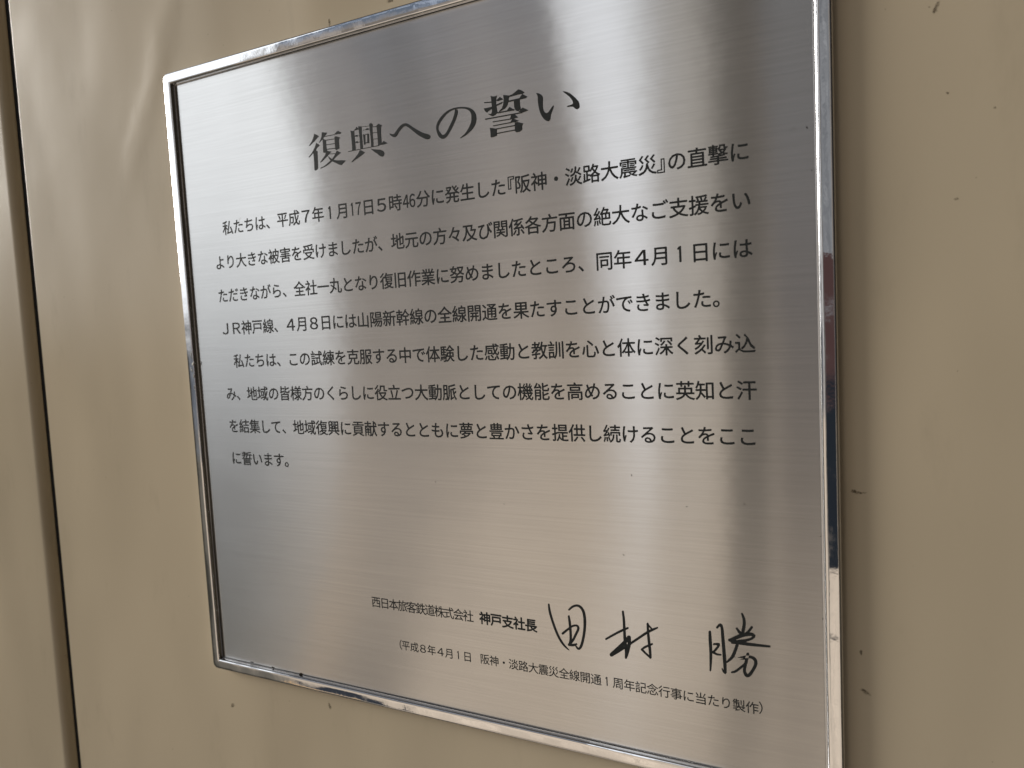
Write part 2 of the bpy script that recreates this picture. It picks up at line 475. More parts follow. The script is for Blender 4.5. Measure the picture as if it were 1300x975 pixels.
WIDE = '２３４５６７８９ＪＲ'
PITCH, ROWP = 0.010, 0.0226975
LINES = ['　私たちは、平成７年１月<17>日５時<46>分に発生した[『]阪神・淡路大震災[』]の直撃に',
         'より大きな被害を受けましたが、地元の方々及び関係各方面の絶大なご支援をい',
         'ただきながら、全社一丸となり復旧作業に努めましたところ、同年４月１日には',
         'ＪＲ神戸線、４月８日には山陽新幹線の全線開通を果たすことができました。',
         '　私たちは、この試練を克服する中で体験した感動と教訓を心と体に深く刻み込',
         'み、地域の皆様方のくらしに役立つ大動脈としての機能を高めることに英知と汗',
         'を結集して、地域復興に貢献するとともに夢と豊かさを提供し続けることをここ',
         'に誓います。']
for r, s in enumerate(LINES):
    items, c, i, z = [], 0.0, 0, -r * ROWP
    while i < len(s):
        ch = s[i]
        if ch == '<':                                    # two narrow figures sharing one cell
            for k, d in enumerate(s[i + 1:i + 3]):
                items.append((chr(ord(d) - 48 + 0xFF10), (c + 0.27 + 0.46 * k) * PITCH, z, 0.74))
            i += 4; c += 1.0; continue
        if ch == '[':                                    # bracket set in half a cell
            items.append((s[i + 1], (c + (0.02 if s[i + 1] == '『' else 0.48)) * PITCH, z, 1.0))
            i += 3; c += 0.5; continue
        items.append((ch, (c + 0.5) * PITCH, z, 1.22 if ch in WIDE else 1.0))
        i += 1; c += 1.0
    line_mesh('text_line', items, plate, 0.0102, W_BODY)

def run(s, x0, pitch, z):
    return [(ch, x0 + i * pitch, z, 1.22 if ch in WIDE else 1.0) for i, ch in enumerate(s)]
line_mesh('company_caption', run('西日本旅客鉄道株式会社', 0.1196, 0.0069, -0.24855), plate, 0.0077, W_CAP)
line_mesh('office_caption', run('神戸支社長', 0.2002, 0.0076, -0.24845), plate, 0.0081, W_BOLD)
line_mesh('date_caption', [('（', 0.1362 - 0.0014, -0.2742, 1.0)] + run('平成８年４月１日', 0.1409, 0.00649, -0.2742)
          + run('阪神・淡路大震災全線開通１周年記念行事に当たり製作', 0.1984, 0.006446, -0.2738)
          + [('）', 0.3581 + 0.0014, -0.2731, 1.0)], plate, 0.0067, W_CAP)
bpy.data.objects.remove(fo); bpy.data.curves.remove(fc)

def shapes(name, polys, parent):
    """outlined strokes of painted lettering; each stroke lies a hair above the one before"""
    bm = bmesh.new()
    for k, pl in enumerate(polys):
        y = INK_Y - k * 0.000004
        vs = [bm.verts.new((x * MM, y, z * MM)) for x, z in pl]
        for t3 in geometry.tessellate_polygon([[Vector((x, z, 0)) for x, z in pl]]):
            try: bm.faces.new([vs[i] for i in t3])
            except ValueError: pass
    bm.normal_update()
    for f in bm.faces:
        if f.normal.y > 0: f.normal_flip()
    return link(name, mesh_of(name, bm), M_INK, parent)

# outlines in millimetres on the plate
HEADING = [
 [(96.78,49.80),(98.72,48.86),(100.65,47.53),(99.37,46.95),(97.32,45.56),(94.89,44.21),(92.44,42.86),(91.93,43.22),(93.79,44.81),(95.75,47.10)],
 [(97.95,44.11),(100.80,42.06),(99.80,41.59),(98.39,40.80),(97.62,39.91),(97.55,39.29),(98.59,38.90),(98.42,37.20),(98.34,33.19),(98.09,28.32),(96.90,27.48),(95.72,27.26),(94.89,27.76),(95.14,31.91),(95.10,36.54),(94.87,38.16),(93.00,36.85),(91.55,35.91),(90.94,36.34),(93.52,38.22),(95.68,40.49),(97.01,42.30)],
 [(103.06,49.71),(107.20,48.76),(106.58,47.81),(105.05,46.77),(103.41,45.46),(101.39,44.21),(100.27,43.66),(99.92,43.92),(101.29,45.08),(102.41,46.90)],
 [(104.69,46.97),(112.92,46.88),(112.88,46.43),(104.65,46.52)],
 [(112.35,46.68),(114.52,48.09),(115.85,48.49),(118.55,46.99),(117.69,46.39),(115.48,46.47)],
 [(103.31,46.33),(104.51,45.09),(105.97,44.57),(105.92,42.08),(105.99,38.93),(106.44,37.72),(105.58,36.57),(103.01,37.32),(103.18,41.07)],
 [(112.78,45.40),(114.27,45.45),(117.19,44.22),(116.11,43.32),(116.09,41.07),(116.08,37.83),(114.64,37.48),(113.49,37.09),(112.75,37.91),(112.69,42.45)],
 [(105.41,44.61),(113.43,44.31),(113.38,43.86),(105.36,44.16)],
 [(105.51,41.78),(113.16,41.51),(113.12,41.09),(105.47,41.36)],
 [(105.63,39.07),(113.27,38.70),(113.22,38.20),(105.58,38.56)],
 [(105.73,38.11),(109.82,36.87),(107.97,35.92),(106.15,34.62),(103.75,33.26),(101.54,32.00),(100.35,31.51),(100.05,31.93),(102.28,33.76),(104.34,35.46)],
 [(106.29,36.06),(113.70,35.35),(113.66,34.96),(106.25,35.67)],
 [(113.84,36.84),(117.09,35.13),(115.09,34.30),(113.14,33.31),(111.55,32.27),(109.17,30.76),(106.41,29.44),(103.29,28.45),(100.19,27.91),(99.66,28.33),(102.97,29.07),(106.53,30.71),(109.30,32.17),(111.33,33.86)],
 [(106.36,34.88),(108.28,33.31),(110.76,31.81),(114.03,30.91),(116.96,30.63),(120.40,29.99),(119.03,29.06),(116.69,27.64),(114.54,28.43),(111.71,29.97),(109.20,31.10),(107.47,32.66)],
 [(125.45,47.15),(126.74,46.58),(128.36,46.51),(128.29,44.52),(128.37,40.61),(128.56,36.68),(128.50,34.87),(125.75,34.87),(125.86,37.65),(125.77,42.69),(125.65,45.78)],
 [(129.98,48.55),(131.78,47.42),(130.73,46.96),(128.72,46.53),(128.21,46.90),(129.54,47.65)],
 [(131.60,48.64),(134.12,48.12),(133.93,44.72),(134.02,39.72),(134.04,35.01),(131.99,34.90),(132.04,39.48),(131.92,44.21)],
 [(128.45,43.52),(129.92,43.84),(131.11,43.10),(130.27,42.59),(128.76,43.00)],
 [(128.57,39.68),(129.95,40.14),(131.06,39.35),(130.19,38.88),(128.79,39.23)],
 [(128.24,43.20),(132.54,43.08),(132.51,42.83),(128.22,42.96)],
 [(128.26,39.41),(132.21,39.36),(132.18,39.11),(128.24,39.17)],
 [(128.38,46.80),(131.80,46.91),(131.78,46.66),(128.36,46.55)],
 [(134.11,47.98),(140.02,47.59),(140.00,47.31),(134.09,47.71)],
 [(136.87,45.85),(138.17,46.52),(139.93,45.68),(139.12,45.31),(137.37,45.44)],
 [(134.85,45.89),(137.40,45.80),(137.37,45.50),(134.83,45.59)],
 [(134.71,43.44),(136.33,42.90),(136.08,37.19),(134.93,37.04),(134.87,41.25)],
 [(137.89,43.31),(139.20,42.96),(139.01,37.51),(137.57,37.60)],
 [(136.27,43.02),(138.04,43.07),(138.02,42.74),(136.24,42.69)],
 [(135.96,38.26),(137.81,38.30),(137.76,37.76),(135.91,37.71)],
 [(139.93,48.56),(141.27,48.94),(142.57,47.85),(142.01,46.16),(141.87,42.07),(142.07,37.92),(141.89,35.06),(140.26,34.84),(140.31,38.74),(140.15,42.89)],
 [(145.13,46.74),(146.66,47.58),(149.22,46.34),(148.44,45.65),(148.07,42.44),(148.05,38.62),(147.99,35.76),(145.36,35.07),(145.47,39.30),(145.34,43.43)],
 [(142.05,46.70),(145.52,46.40),(145.49,46.03),(142.02,46.32)],
 [(141.93,43.19),(145.74,42.82),(145.71,42.55),(141.90,42.91)],
 [(142.13,39.47),(145.60,39.20),(145.58,38.93),(142.11,39.20)],
 [(122.73,35.15),(146.31,35.20),(146.27,34.82),(122.69,34.76)],
 [(145.26,35.17),(147.83,35.93),(149.75,37.05),(152.44,35.35),(149.76,35.03)],
 [(131.60,34.49),(132.81,34.08),(135.25,32.61),(133.30,31.51),(129.96,30.19),(126.97,29.09),(125.08,28.18),(124.76,28.62),(127.45,30.42),(130.17,32.53)],
 [(139.73,34.01),(142.65,33.26),(146.77,32.45),(148.76,31.41),(149.56,30.19),(149.31,28.86),(148.14,28.16),(146.45,28.68),(144.50,30.34),(141.86,32.22)],
 [(154.48,40.71),(155.06,40.46),(155.85,40.11),(156.68,39.89),(157.52,39.89),(158.20,40.34),(158.87,41.01),(159.66,41.75),(160.53,42.53),(161.55,43.30),(162.60,43.97),(163.61,44.40),(164.60,44.63),(165.59,44.67),(166.52,44.53),(167.31,44.27),(168.12,43.83),(169.09,43.12),(170.19,42.27),(171.44,41.36),(172.78,40.42),(174.20,39.50),(175.62,38.63),(176.91,37.84),(178.21,37.12),(179.72,36.52),(181.08,36.01),(181.87,35.62),(182.36,35.25),(182.67,34.80),(182.76,34.32),(182.60,33.83),(182.22,33.42),(181.60,33.20),(180.86,33.13),(180.11,33.25),(179.28,33.56),(178.31,34.08),(177.22,34.76),(175.96,35.51),(174.64,36.38),(173.35,37.37),(172.08,38.44),(170.77,39.61),(169.52,40.73),(168.42,41.60),(167.45,42.28),(166.63,42.81),(165.86,43.10),(165.02,43.03),(164.17,42.71),(163.28,42.20),(162.41,41.55),(161.64,40.86),(160.90,40.13),(160.12,39.30),(159.37,38.59),(158.78,38.20),(158.21,38.03),(157.54,38.05),(156.82,38.25),(155.97,38.71),(155.21,39.25),(154.75,39.73),(154.49,40.15),(154.36,40.52)],
 [(200.17,46.54),(200.12,46.18),(200.08,45.83),(200.03,45.53),(199.95,45.22),(199.84,44.87),(199.71,44.47),(199.55,44.04),(199.35,43.55),(199.12,43.02),(198.85,42.45),(198.56,41.86),(198.22,41.26),(197.81,40.62),(197.34,39.95),(196.84,39.27),(196.37,38.61),(195.94,38.00),(195.53,37.41),(195.13,36.85),(194.72,36.32),(194.30,35.81),(193.88,35.32),(193.47,34.89),(193.08,34.56),(192.69,34.31),(192.31,34.13),(191.96,34.01),(191.63,33.94),(191.35,33.90),(191.15,33.90),(191.06,33.92),(191.06,33.93),(191.03,33.95),(190.90,34.03),(190.69,34.20),(190.46,34.40),(190.24,34.63),(190.00,34.93),(189.74,35.28),(189.48,35.67),(189.20,36.08),(188.93,36.50),(188.69,36.92),(188.53,37.32),(188.45,37.70),(188.42,38.06),(188.46,38.42),(188.55,38.81),(188.72,39.23),(188.96,39.69),(189.26,40.15),(189.58,40.59),(189.94,41.01),(190.36,41.45),(190.82,41.90),(191.28,42.36),(189.80,43.42),(189.37,42.95),(188.92,42.48),(188.47,41.98),(188.07,41.45),(187.75,40.90),(187.49,40.33),(187.28,39.77),(187.12,39.23),(187.03,38.72),(187.01,38.23),(187.04,37.75),(187.09,37.26),(187.18,36.74),(187.31,36.20),(187.46,35.68),(187.61,35.21),(187.78,34.75),(187.97,34.28),(188.21,33.81),(188.50,33.36),(188.85,32.95),(189.25,32.56),(189.76,32.20),(190.40,31.92),(191.08,31.79),(191.70,31.81),(192.24,31.93),(192.72,32.10),(193.18,32.33),(193.64,32.61),(194.09,32.95),(194.54,33.34),(194.99,33.79),(195.42,34.28),(195.86,34.80),(196.29,35.33),(196.73,35.87),(197.17,36.44),(197.62,37.02),(198.07,37.63),(198.55,38.28),(199.04,38.97),(199.53,39.67),(199.96,40.35),(200.34,41.00),(200.68,41.63),(200.97,42.22),(201.22,42.78),(201.45,43.29),(201.64,43.77),(201.80,44.24),(201.90,44.72),(201.93,45.20),(201.88,45.63),(201.80,46.01),(201.74,46.37)],
 [(191.22,42.31),(191.76,42.79),(192.30,43.26),(192.82,43.72),(193.32,44.12),(193.82,44.49),(194.31,44.82),(194.80,45.12),(195.31,45.39),(195.84,45.63),(196.38,45.84),(196.94,46.02),(197.54,46.18),(198.19,46.33),(198.87,46.47),(199.57,46.57),(200.28,46.63),(201.00,46.65),(201.74,46.63),(202.49,46.58),(203.24,46.50),(204.00,46.40),(204.75,46.27),(205.48,46.11),(206.16,45.93),(206.79,45.72),(207.37,45.49),(207.90,45.24),(208.40,44.95),(208.87,44.62),(209.30,44.26),(209.67,43.89),(209.95,43.52),(210.17,43.12),(210.36,42.67),(210.50,42.21),(210.59,41.78),(210.62,41.37),(210.61,40.93),(210.57,40.45),(210.52,39.94),(210.47,39.43),(210.41,38.93),(210.32,38.46),(210.19,38.01),(210.00,37.55),(209.76,37.07),(209.46,36.57),(209.15,36.08),(208.83,35.60),(208.46,35.13),(208.07,34.64),(207.65,34.17),(207.22,33.69),(206.77,33.23),(206.31,32.79),(205.86,32.41),(205.40,32.09),(204.91,31.82),(204.42,31.57),(203.95,31.32),(203.54,31.09),(203.16,30.87),(202.80,30.66),(202.43,30.45),(202.59,30.21),(203.02,30.33),(203.45,30.44),(203.90,30.55),(204.38,30.70),(204.90,30.85),(205.46,31.03),(206.05,31.24),(206.66,31.50),(207.28,31.80),(207.92,32.14),(208.54,32.50),(209.14,32.87),(209.73,33.25),(210.31,33.66),(210.88,34.10),(211.41,34.58),(211.89,35.09),(212.33,35.64),(212.73,36.23),(213.06,36.85),(213.31,37.50),(213.49,38.15),(213.59,38.79),(213.64,39.41),(213.64,40.02),(213.60,40.67),(213.49,41.35),(213.27,42.04),(212.95,42.71),(212.55,43.35),(212.08,43.94),(211.54,44.50),(210.95,44.98),(210.32,45.38),(209.67,45.72),(209.03,46.02),(208.37,46.27),(207.71,46.49),(207.03,46.67),(206.33,46.83),(205.59,46.98),(204.81,47.11),(204.01,47.22),(203.23,47.31),(202.45,47.39),(201.66,47.45),(200.86,47.49),(200.08,47.49),(199.30,47.45),(198.54,47.37),(197.80,47.27),(197.09,47.14),(196.43,47.00),(195.79,46.83),(195.17,46.63),(194.56,46.41),(193.96,46.15),(193.37,45.87),(192.79,45.56),(192.20,45.21),(191.60,44.80),(191.01,44.36),(190.44,43.91),(189.86,43.47)],
 [(223.33,49.73),(225.13,49.04),(227.36,49.14),(226.74,47.69),(226.46,45.03),(226.81,42.25),(227.10,40.08),(225.55,39.14),(223.93,38.69),(222.72,39.32),(221.02,40.58),(223.13,40.10),(223.74,41.27),(223.80,44.89),(223.66,48.25)],
 [(219.23,47.13),(223.91,46.60),(223.87,46.06),(219.19,46.59)],
 [(226.68,46.74),(229.13,48.16),(231.03,46.62),(229.89,46.37),(227.42,46.15)],
 [(218.65,43.83),(220.51,43.80),(223.91,43.88),(226.25,44.46),(230.35,45.30),(230.93,45.13),(229.77,44.38),(226.91,43.74),(223.66,42.74),(221.83,42.06),(220.53,41.31),(219.60,41.98)],
 [(231.20,48.80),(233.16,48.33),(235.10,47.73),(234.44,46.60),(234.14,44.56),(233.15,42.64),(231.68,41.40),(229.53,40.72),(227.67,40.23),(228.50,41.05),(229.97,42.00),(230.96,43.93),(231.37,46.55)],
 [(234.51,47.78),(236.61,48.14),(238.74,49.09),(240.51,50.07),(242.18,49.34),(244.06,47.81),(243.08,47.34),(241.03,47.33),(238.63,47.27),(234.82,47.07)],
 [(234.01,45.27),(242.28,45.42),(242.24,44.65),(233.96,44.50)],
 [(240.91,45.37),(242.73,47.23),(245.74,45.29),(244.62,44.70),(241.89,44.60)],
 [(237.39,45.02),(240.96,45.03),(240.96,42.15),(241.31,39.42),(239.49,38.78),(238.31,39.28),(237.55,40.97)],
 [(227.22,40.33),(237.51,40.23),(237.47,39.58),(227.18,39.68)],
 [(232.71,40.07),(234.67,41.89),(237.15,40.08),(234.02,39.79)],
 [(219.18,38.25),(242.17,37.90),(242.14,37.31),(219.14,37.64)],
 [(239.80,38.25),(242.48,40.16),(245.86,38.18),(242.84,37.60)],
 [(223.86,35.97),(235.85,35.64),(235.82,35.16),(223.83,35.49)],
 [(234.74,35.71),(235.58,38.08),(237.09,37.82),(239.57,35.55),(237.21,35.29)],
 [(223.97,33.82),(235.73,33.80),(235.70,33.32),(223.94,33.34)],
 [(234.54,33.58),(236.18,35.52),(239.80,33.72),(237.77,33.25)],
 [(221.87,32.83),(223.70,32.41),(226.21,31.60),(225.89,29.98),(225.98,28.15),(224.10,27.62),(222.07,27.64),(222.14,30.28)],
 [(237.35,33.08),(239.15,33.14),(242.42,31.79),(241.59,31.03),(241.52,28.66),(239.86,27.82),(237.79,27.85),(237.17,29.06)],
 [(225.44,31.89),(237.86,31.84),(237.83,31.34),(225.41,31.38)],
 [(225.29,29.43),(237.71,29.44),(237.68,28.94),(225.25,28.92)],
 [(251.08,46.00),(251.37,46.13),(251.90,45.96),(252.51,45.70),(253.16,45.31),(253.77,44.80),(254.27,44.18),(254.52,43.51),(254.60,42.67),(254.52,41.51),(254.40,40.23),(254.36,38.94),(254.42,37.74),(254.62,36.78),(254.98,35.99),(255.54,35.29),(256.20,34.85),(256.85,34.85),(257.50,35.14),(258.08,35.66),(258.73,36.37),(259.72,37.37),(260.57,38.11),(260.75,37.93),(260.59,37.28),(260.15,36.30),(259.59,35.19),(259.09,34.21),(258.68,33.29),(258.56,32.42),(258.47,31.67),(258.15,31.07),(257.72,30.66),(257.24,30.52),(256.67,30.63),(255.95,31.01),(255.20,31.60),(254.52,32.35),(253.89,33.28),(253.26,34.47),(252.73,35.76),(252.40,36.90),(252.16,38.14),(251.92,39.70),(251.75,41.32),(251.80,42.86),(251.80,44.22),(251.39,45.29)],
 [(266.18,44.25),(266.85,44.17),(268.08,43.69),(269.17,43.17),(270.29,42.48),(271.39,41.51),(272.43,40.46),(273.36,39.46),(274.13,38.54),(274.63,37.87),(274.96,37.18),(275.18,36.11),(275.25,35.10),(275.12,34.53),(274.80,34.17),(274.27,33.92),(273.67,33.87),(273.10,34.08),(272.57,34.46),(272.19,34.95),(271.72,35.42),(270.86,35.69),(269.94,35.84),(269.16,35.81),(268.57,35.77),(268.29,35.93),(268.25,36.13),(268.40,36.29),(268.84,36.44),(269.85,36.55),(270.89,36.69),(271.44,36.84),(271.70,37.15),(271.70,37.80),(271.44,38.62),(270.90,39.52),(270.18,40.47),(269.38,41.32),(268.46,42.20),(267.09,43.37)],
]
SIGNATURE = [
 [(242.09,-234.44),(242.12,-235.72),(242.16,-237.02),(242.31,-238.45),(242.63,-240.03),(243.06,-241.71),(243.56,-243.43),(244.12,-245.25),(244.75,-247.13),(245.39,-248.87),(246.00,-250.42),(246.62,-251.85),(247.29,-253.19),(248.03,-254.43),(248.81,-255.57),(249.61,-256.57),(250.46,-257.42),(251.31,-258.12),(252.07,-258.68),(252.68,-259.05),(253.19,-259.29),(253.69,-259.52),(253.80,-259.55),(253.93,-259.52),(254.03,-259.44),(254.09,-259.32),(254.08,-259.21),(254.02,-259.12),(253.63,-258.76),(253.25,-258.40),(252.78,-257.93),(252.15,-257.28),(251.43,-256.52),(250.71,-255.66),(250.01,-254.67),(249.29,-253.57),(248.61,-252.37),(247.98,-251.09),(247.37,-249.70),(246.77,-248.19),(246.15,-246.47),(245.53,-244.62),(244.97,-242.83),(244.50,-241.13),(244.09,-239.49),(243.75,-237.98),(243.52,-236.65),(243.35,-235.42),(243.19,-234.18),(243.10,-233.95),(242.88,-233.81),(242.60,-233.81),(242.34,-233.94),(242.15,-234.17)],
 [(255.48,-236.14),(256.20,-235.49),(256.89,-234.87),(257.57,-234.38),(258.34,-233.95),(259.15,-233.60),(259.87,-233.45),(260.50,-233.49),(261.11,-233.69),(261.67,-234.07),(262.20,-234.63),(262.67,-235.37),(263.03,-236.36),(263.28,-237.70),(263.42,-239.32),(263.45,-241.08),(263.38,-243.01),(263.19,-245.09),(262.92,-247.13),(262.54,-249.13),(262.08,-251.08),(261.61,-252.79),(261.17,-254.19),(260.75,-255.31),(260.36,-256.12),(260.01,-256.64),(259.77,-256.88),(259.76,-256.97),(259.52,-256.90),(259.02,-256.48),(258.48,-256.01),(258.32,-255.91),(258.10,-255.91),(257.90,-256.02),(257.76,-256.20),(257.72,-256.41),(257.79,-256.58),(258.17,-257.21),(258.59,-257.88),(259.30,-258.33),(260.30,-258.14),(261.10,-257.53),(261.74,-256.69),(262.27,-255.64),(262.74,-254.39),(263.18,-252.92),(263.66,-251.15),(264.13,-249.14),(264.53,-247.08),(264.85,-244.97),(265.09,-242.81),(265.20,-240.78),(265.14,-238.91),(264.94,-237.18),(264.61,-235.70),(264.12,-234.50),(263.49,-233.58),(262.76,-232.88),(261.93,-232.39),(260.99,-232.13),(259.99,-232.10),(258.94,-232.33),(257.89,-232.76),(256.92,-233.30),(256.09,-233.98),(255.38,-234.72),(254.71,-235.43),(254.53,-235.70),(254.51,-235.99),(254.64,-236.23),(254.89,-236.35),(255.20,-236.32)],
 [(254.12,-239.74),(254.20,-240.96),(254.27,-242.17),(254.34,-243.51),(254.42,-245.09),(254.50,-246.82),(254.54,-248.48),(254.55,-250.07),(254.52,-251.60),(254.43,-252.89),(254.27,-253.81),(254.04,-254.57),(253.79,-255.38),(253.77,-255.73),(253.94,-256.01),(254.25,-256.14),(254.62,-256.09),(254.95,-255.86),(255.15,-255.53),(255.44,-254.72),(255.74,-253.87),(255.97,-252.76),(256.07,-251.36),(256.10,-249.78),(256.09,-248.16),(256.06,-246.48),(255.99,-244.73),(255.88,-243.13),(255.71,-241.78),(255.51,-240.59),(255.31,-239.41),(255.20,-239.16),(254.96,-239.02),(254.65,-239.03),(254.37,-239.19),(254.17,-239.45)],
 [(250.94,-250.65),(251.96,-249.73),(252.96,-248.82),(254.00,-247.92),(255.12,-246.96),(256.22,-246.02),(257.18,-245.39),(258.03,-245.07),(258.80,-244.97),(259.26,-245.05),(259.41,-245.24),(259.46,-245.64),(259.37,-246.20),(259.04,-247.03),(258.46,-248.12),(257.81,-249.32),(257.20,-250.55),(256.58,-251.77),(255.92,-252.87),(255.17,-253.80),(254.32,-254.70),(253.45,-255.63),(253.22,-256.03),(253.21,-256.43),(253.42,-256.75),(253.79,-256.89),(254.22,-256.81),(254.60,-256.54),(255.44,-255.58),(256.31,-254.60),(257.15,-253.49),(257.90,-252.24),(258.56,-250.96),(259.16,-249.76),(259.80,-248.59),(260.44,-247.39),(260.85,-246.27),(260.91,-245.28),(260.64,-244.45),(259.98,-243.90),(259.05,-243.74),(257.94,-243.88),(256.76,-244.30),(255.55,-245.06),(254.33,-246.03),(253.18,-246.98),(252.11,-247.86),(251.06,-248.76),(250.02,-249.65),(249.76,-249.99),(249.70,-250.38),(249.85,-250.70),(250.17,-250.88),(250.57,-250.86)],
 [(253.85,-256.89),(254.65,-256.89),(255.49,-256.90),(256.38,-256.79),(257.23,-256.51),(257.95,-256.15),(258.62,-255.81),(258.92,-255.60),(259.10,-255.30),(259.12,-254.98),(258.96,-254.73),(258.68,-254.61),(258.34,-254.66),(257.64,-254.89),(256.99,-255.09),(256.40,-255.22),(255.75,-255.27),(255.00,-255.28),(254.20,-255.28),(253.76,-255.39),(253.40,-255.69),(253.21,-256.09),(253.23,-256.49),(253.47,-256.78)],
 [(286.16,-232.88),(286.25,-234.37),(286.34,-235.85),(286.40,-237.41),(286.41,-239.08),(286.39,-240.87),(286.38,-242.78),(286.37,-244.91),(286.37,-247.16),(286.42,-249.31),(286.55,-251.27),(286.72,-253.07),(286.84,-254.64),(286.84,-255.94),(286.78,-257.13),(286.73,-258.35),(286.78,-258.68),(286.99,-258.90),(287.31,-258.95),(287.65,-258.83),(287.92,-258.57),(288.05,-258.23),(288.27,-257.00),(288.50,-255.73),(288.61,-254.25),(288.49,-252.57),(288.26,-250.78),(288.07,-248.90),(287.99,-246.82),(287.95,-244.60),(287.92,-242.49),(287.90,-240.59),(287.89,-238.80),(287.83,-237.10),(287.71,-235.51),(287.54,-234.04),(287.38,-232.57),(287.27,-232.30),(287.03,-232.15),(286.72,-232.15),(286.42,-232.30),(286.22,-232.57)],
 [(276.73,-249.96),(278.54,-248.73),(280.34,-247.51),(282.05,-246.39),(283.68,-245.36),(285.24,-244.43),(286.58,-243.63),(287.61,-243.03),(288.45,-242.56),(289.30,-242.07),(289.57,-241.86),(289.71,-241.56),(289.69,-241.26),(289.52,-241.03),(289.24,-240.95),(288.92,-241.02),(288.04,-241.43),(287.14,-241.84),(286.04,-242.43),(284.67,-243.25),(283.11,-244.24),(281.47,-245.32),(279.75,-246.49),(277.96,-247.74),(276.16,-249.00),(275.92,-249.25),(275.82,-249.57),(275.89,-249.86),(276.11,-250.05),(276.42,-250.08)],
 [(288.64,-246.09),(288.09,-246.87),(287.57,-247.61),(286.89,-248.45),(285.87,-249.55),(284.64,-250.82),(283.41,-252.08),(282.18,-253.33),(280.95,-254.57),(279.93,-255.60),(279.28,-256.25),(278.87,-256.68),(278.45,-257.10),(278.09,-257.68),(278.03,-258.31),(278.30,-258.82),(278.83,-259.07),(279.47,-258.99),(280.05,-258.61),(280.46,-258.19),(280.88,-257.77),(281.51,-257.13),(282.53,-256.11),(283.77,-254.86),(285.02,-253.56),(286.23,-252.24),(287.44,-250.88),(288.49,-249.63),(289.23,-248.60),(289.75,-247.74),(290.24,-246.93),(290.42,-246.43),(290.35,-245.95),(290.03,-245.62),(289.55,-245.53),(289.04,-245.70)],
 [(279.70,-258.77),(281.02,-257.84),(282.36,-256.90),(283.95,-255.74),(285.93,-254.21),(288.13,-252.49),(290.18,-250.87),(291.96,-249.47),(293.60,-248.16),(295.25,-246.87),(296.99,-245.49),(298.72,-244.13),(300.23,-242.99),(301.43,-242.16),(302.45,-241.52),(303.39,-240.94),(304.22,-240.41),(304.96,-239.94),(305.71,-239.47),(305.92,-239.29),(306.03,-239.05),(306.01,-238.81),(305.88,-238.63),(305.65,-238.56),(305.41,-238.62),(304.61,-238.96),(303.79,-239.30),(302.88,-239.75),(301.89,-240.29),(300.80,-240.94),(299.51,-241.82),(297.95,-243.02),(296.23,-244.43),(294.51,-245.82),(292.87,-247.12),(291.23,-248.43),(289.45,-249.80),(287.38,-251.39),(285.16,-253.04),(283.17,-254.45),(281.59,-255.43),(280.21,-256.18),(278.81,-256.94),(278.35,-257.38),(278.13,-257.95),(278.22,-258.50),(278.58,-258.87),(279.12,-258.97)],
 [(288.72,-246.76),(288.70,-247.98),(288.69,-249.15),(288.57,-250.40),(288.22,-252.00),(287.74,-253.79),(287.32,-255.37),(287.08,-256.48),(286.92,-257.35),(286.75,-258.23),(286.74,-258.57),(286.90,-258.83),(287.19,-258.95),(287.53,-258.90),(287.83,-258.68),(288.02,-258.36),(288.38,-257.50),(288.74,-256.64),(289.13,-255.53),(289.61,-253.95),(290.13,-252.10),(290.52,-250.35),(290.68,-248.88),(290.69,-247.62),(290.70,-246.40),(290.57,-245.94),(290.21,-245.65),(289.72,-245.61),(289.23,-245.82),(288.86,-246.25)],
 [(299.74,-237.67),(299.72,-239.25),(299.70,-240.84),(299.71,-242.49),(299.77,-244.25),(299.86,-246.05),(299.97,-247.80),(300.08,-249.46),(300.20,-251.06),(300.30,-252.54),(300.38,-253.83),(300.45,-255.02),(300.52,-256.21),(300.62,-256.51),(300.86,-256.69),(301.18,-256.70),(301.50,-256.54),(301.73,-256.26),(301.81,-255.92),(301.82,-254.71),(301.83,-253.49),(301.80,-252.16),(301.71,-250.66),(301.59,-249.06),(301.46,-247.41),(301.34,-245.68),(301.21,-243.90),(301.10,-242.18),(301.03,-240.57),(300.97,-239.01),(300.92,-237.45),(300.84,-237.17),(300.62,-237.00),(300.33,-236.98),(300.03,-237.11),(299.82,-237.37)],
 [(299.95,-238.19),(300.59,-238.85),(301.24,-239.51),(301.78,-240.03),(302.15,-240.33),(302.40,-240.47),(302.63,-240.60),(302.81,-240.65),(303.00,-240.60),(303.16,-240.46),(303.24,-240.28),(303.23,-240.09),(303.12,-239.95),(302.91,-239.79),(302.72,-239.64),(302.43,-239.36),(301.93,-238.83),(301.32,-238.15),(300.70,-237.46),(300.50,-237.35),(300.25,-237.37),(300.02,-237.51),(299.87,-237.73),(299.85,-237.98)],
 [(301.54,-255.60),(300.76,-255.03),(299.99,-254.45),(299.22,-253.85),(298.47,-253.19),(297.71,-252.48),(296.95,-251.77),(296.69,-251.66),(296.38,-251.71),(296.11,-251.90),(295.94,-252.19),(295.93,-252.50),(296.07,-252.74),(296.86,-253.42),(297.65,-254.09),(298.45,-254.75),(299.24,-255.36),(300.02,-255.95),(300.80,-256.53),(301.04,-256.61),(301.32,-256.55),(301.55,-256.35),(301.69,-256.08),(301.68,-255.81)],
 [(296.86,-252.67),(297.45,-252.15),(298.01,-251.67),(298.73,-251.14),(299.82,-250.47),(301.15,-249.71),(302.48,-248.94),(302.73,-248.72),(302.85,-248.42),(302.83,-248.12),(302.65,-247.91),(302.38,-247.84),(302.07,-247.92),(300.73,-248.65),(299.36,-249.38),(298.18,-250.09),(297.33,-250.74),(296.73,-251.31),(296.16,-251.85),(295.97,-252.12),(295.92,-252.43),(296.03,-252.70),(296.26,-252.84),(296.57,-252.83)],
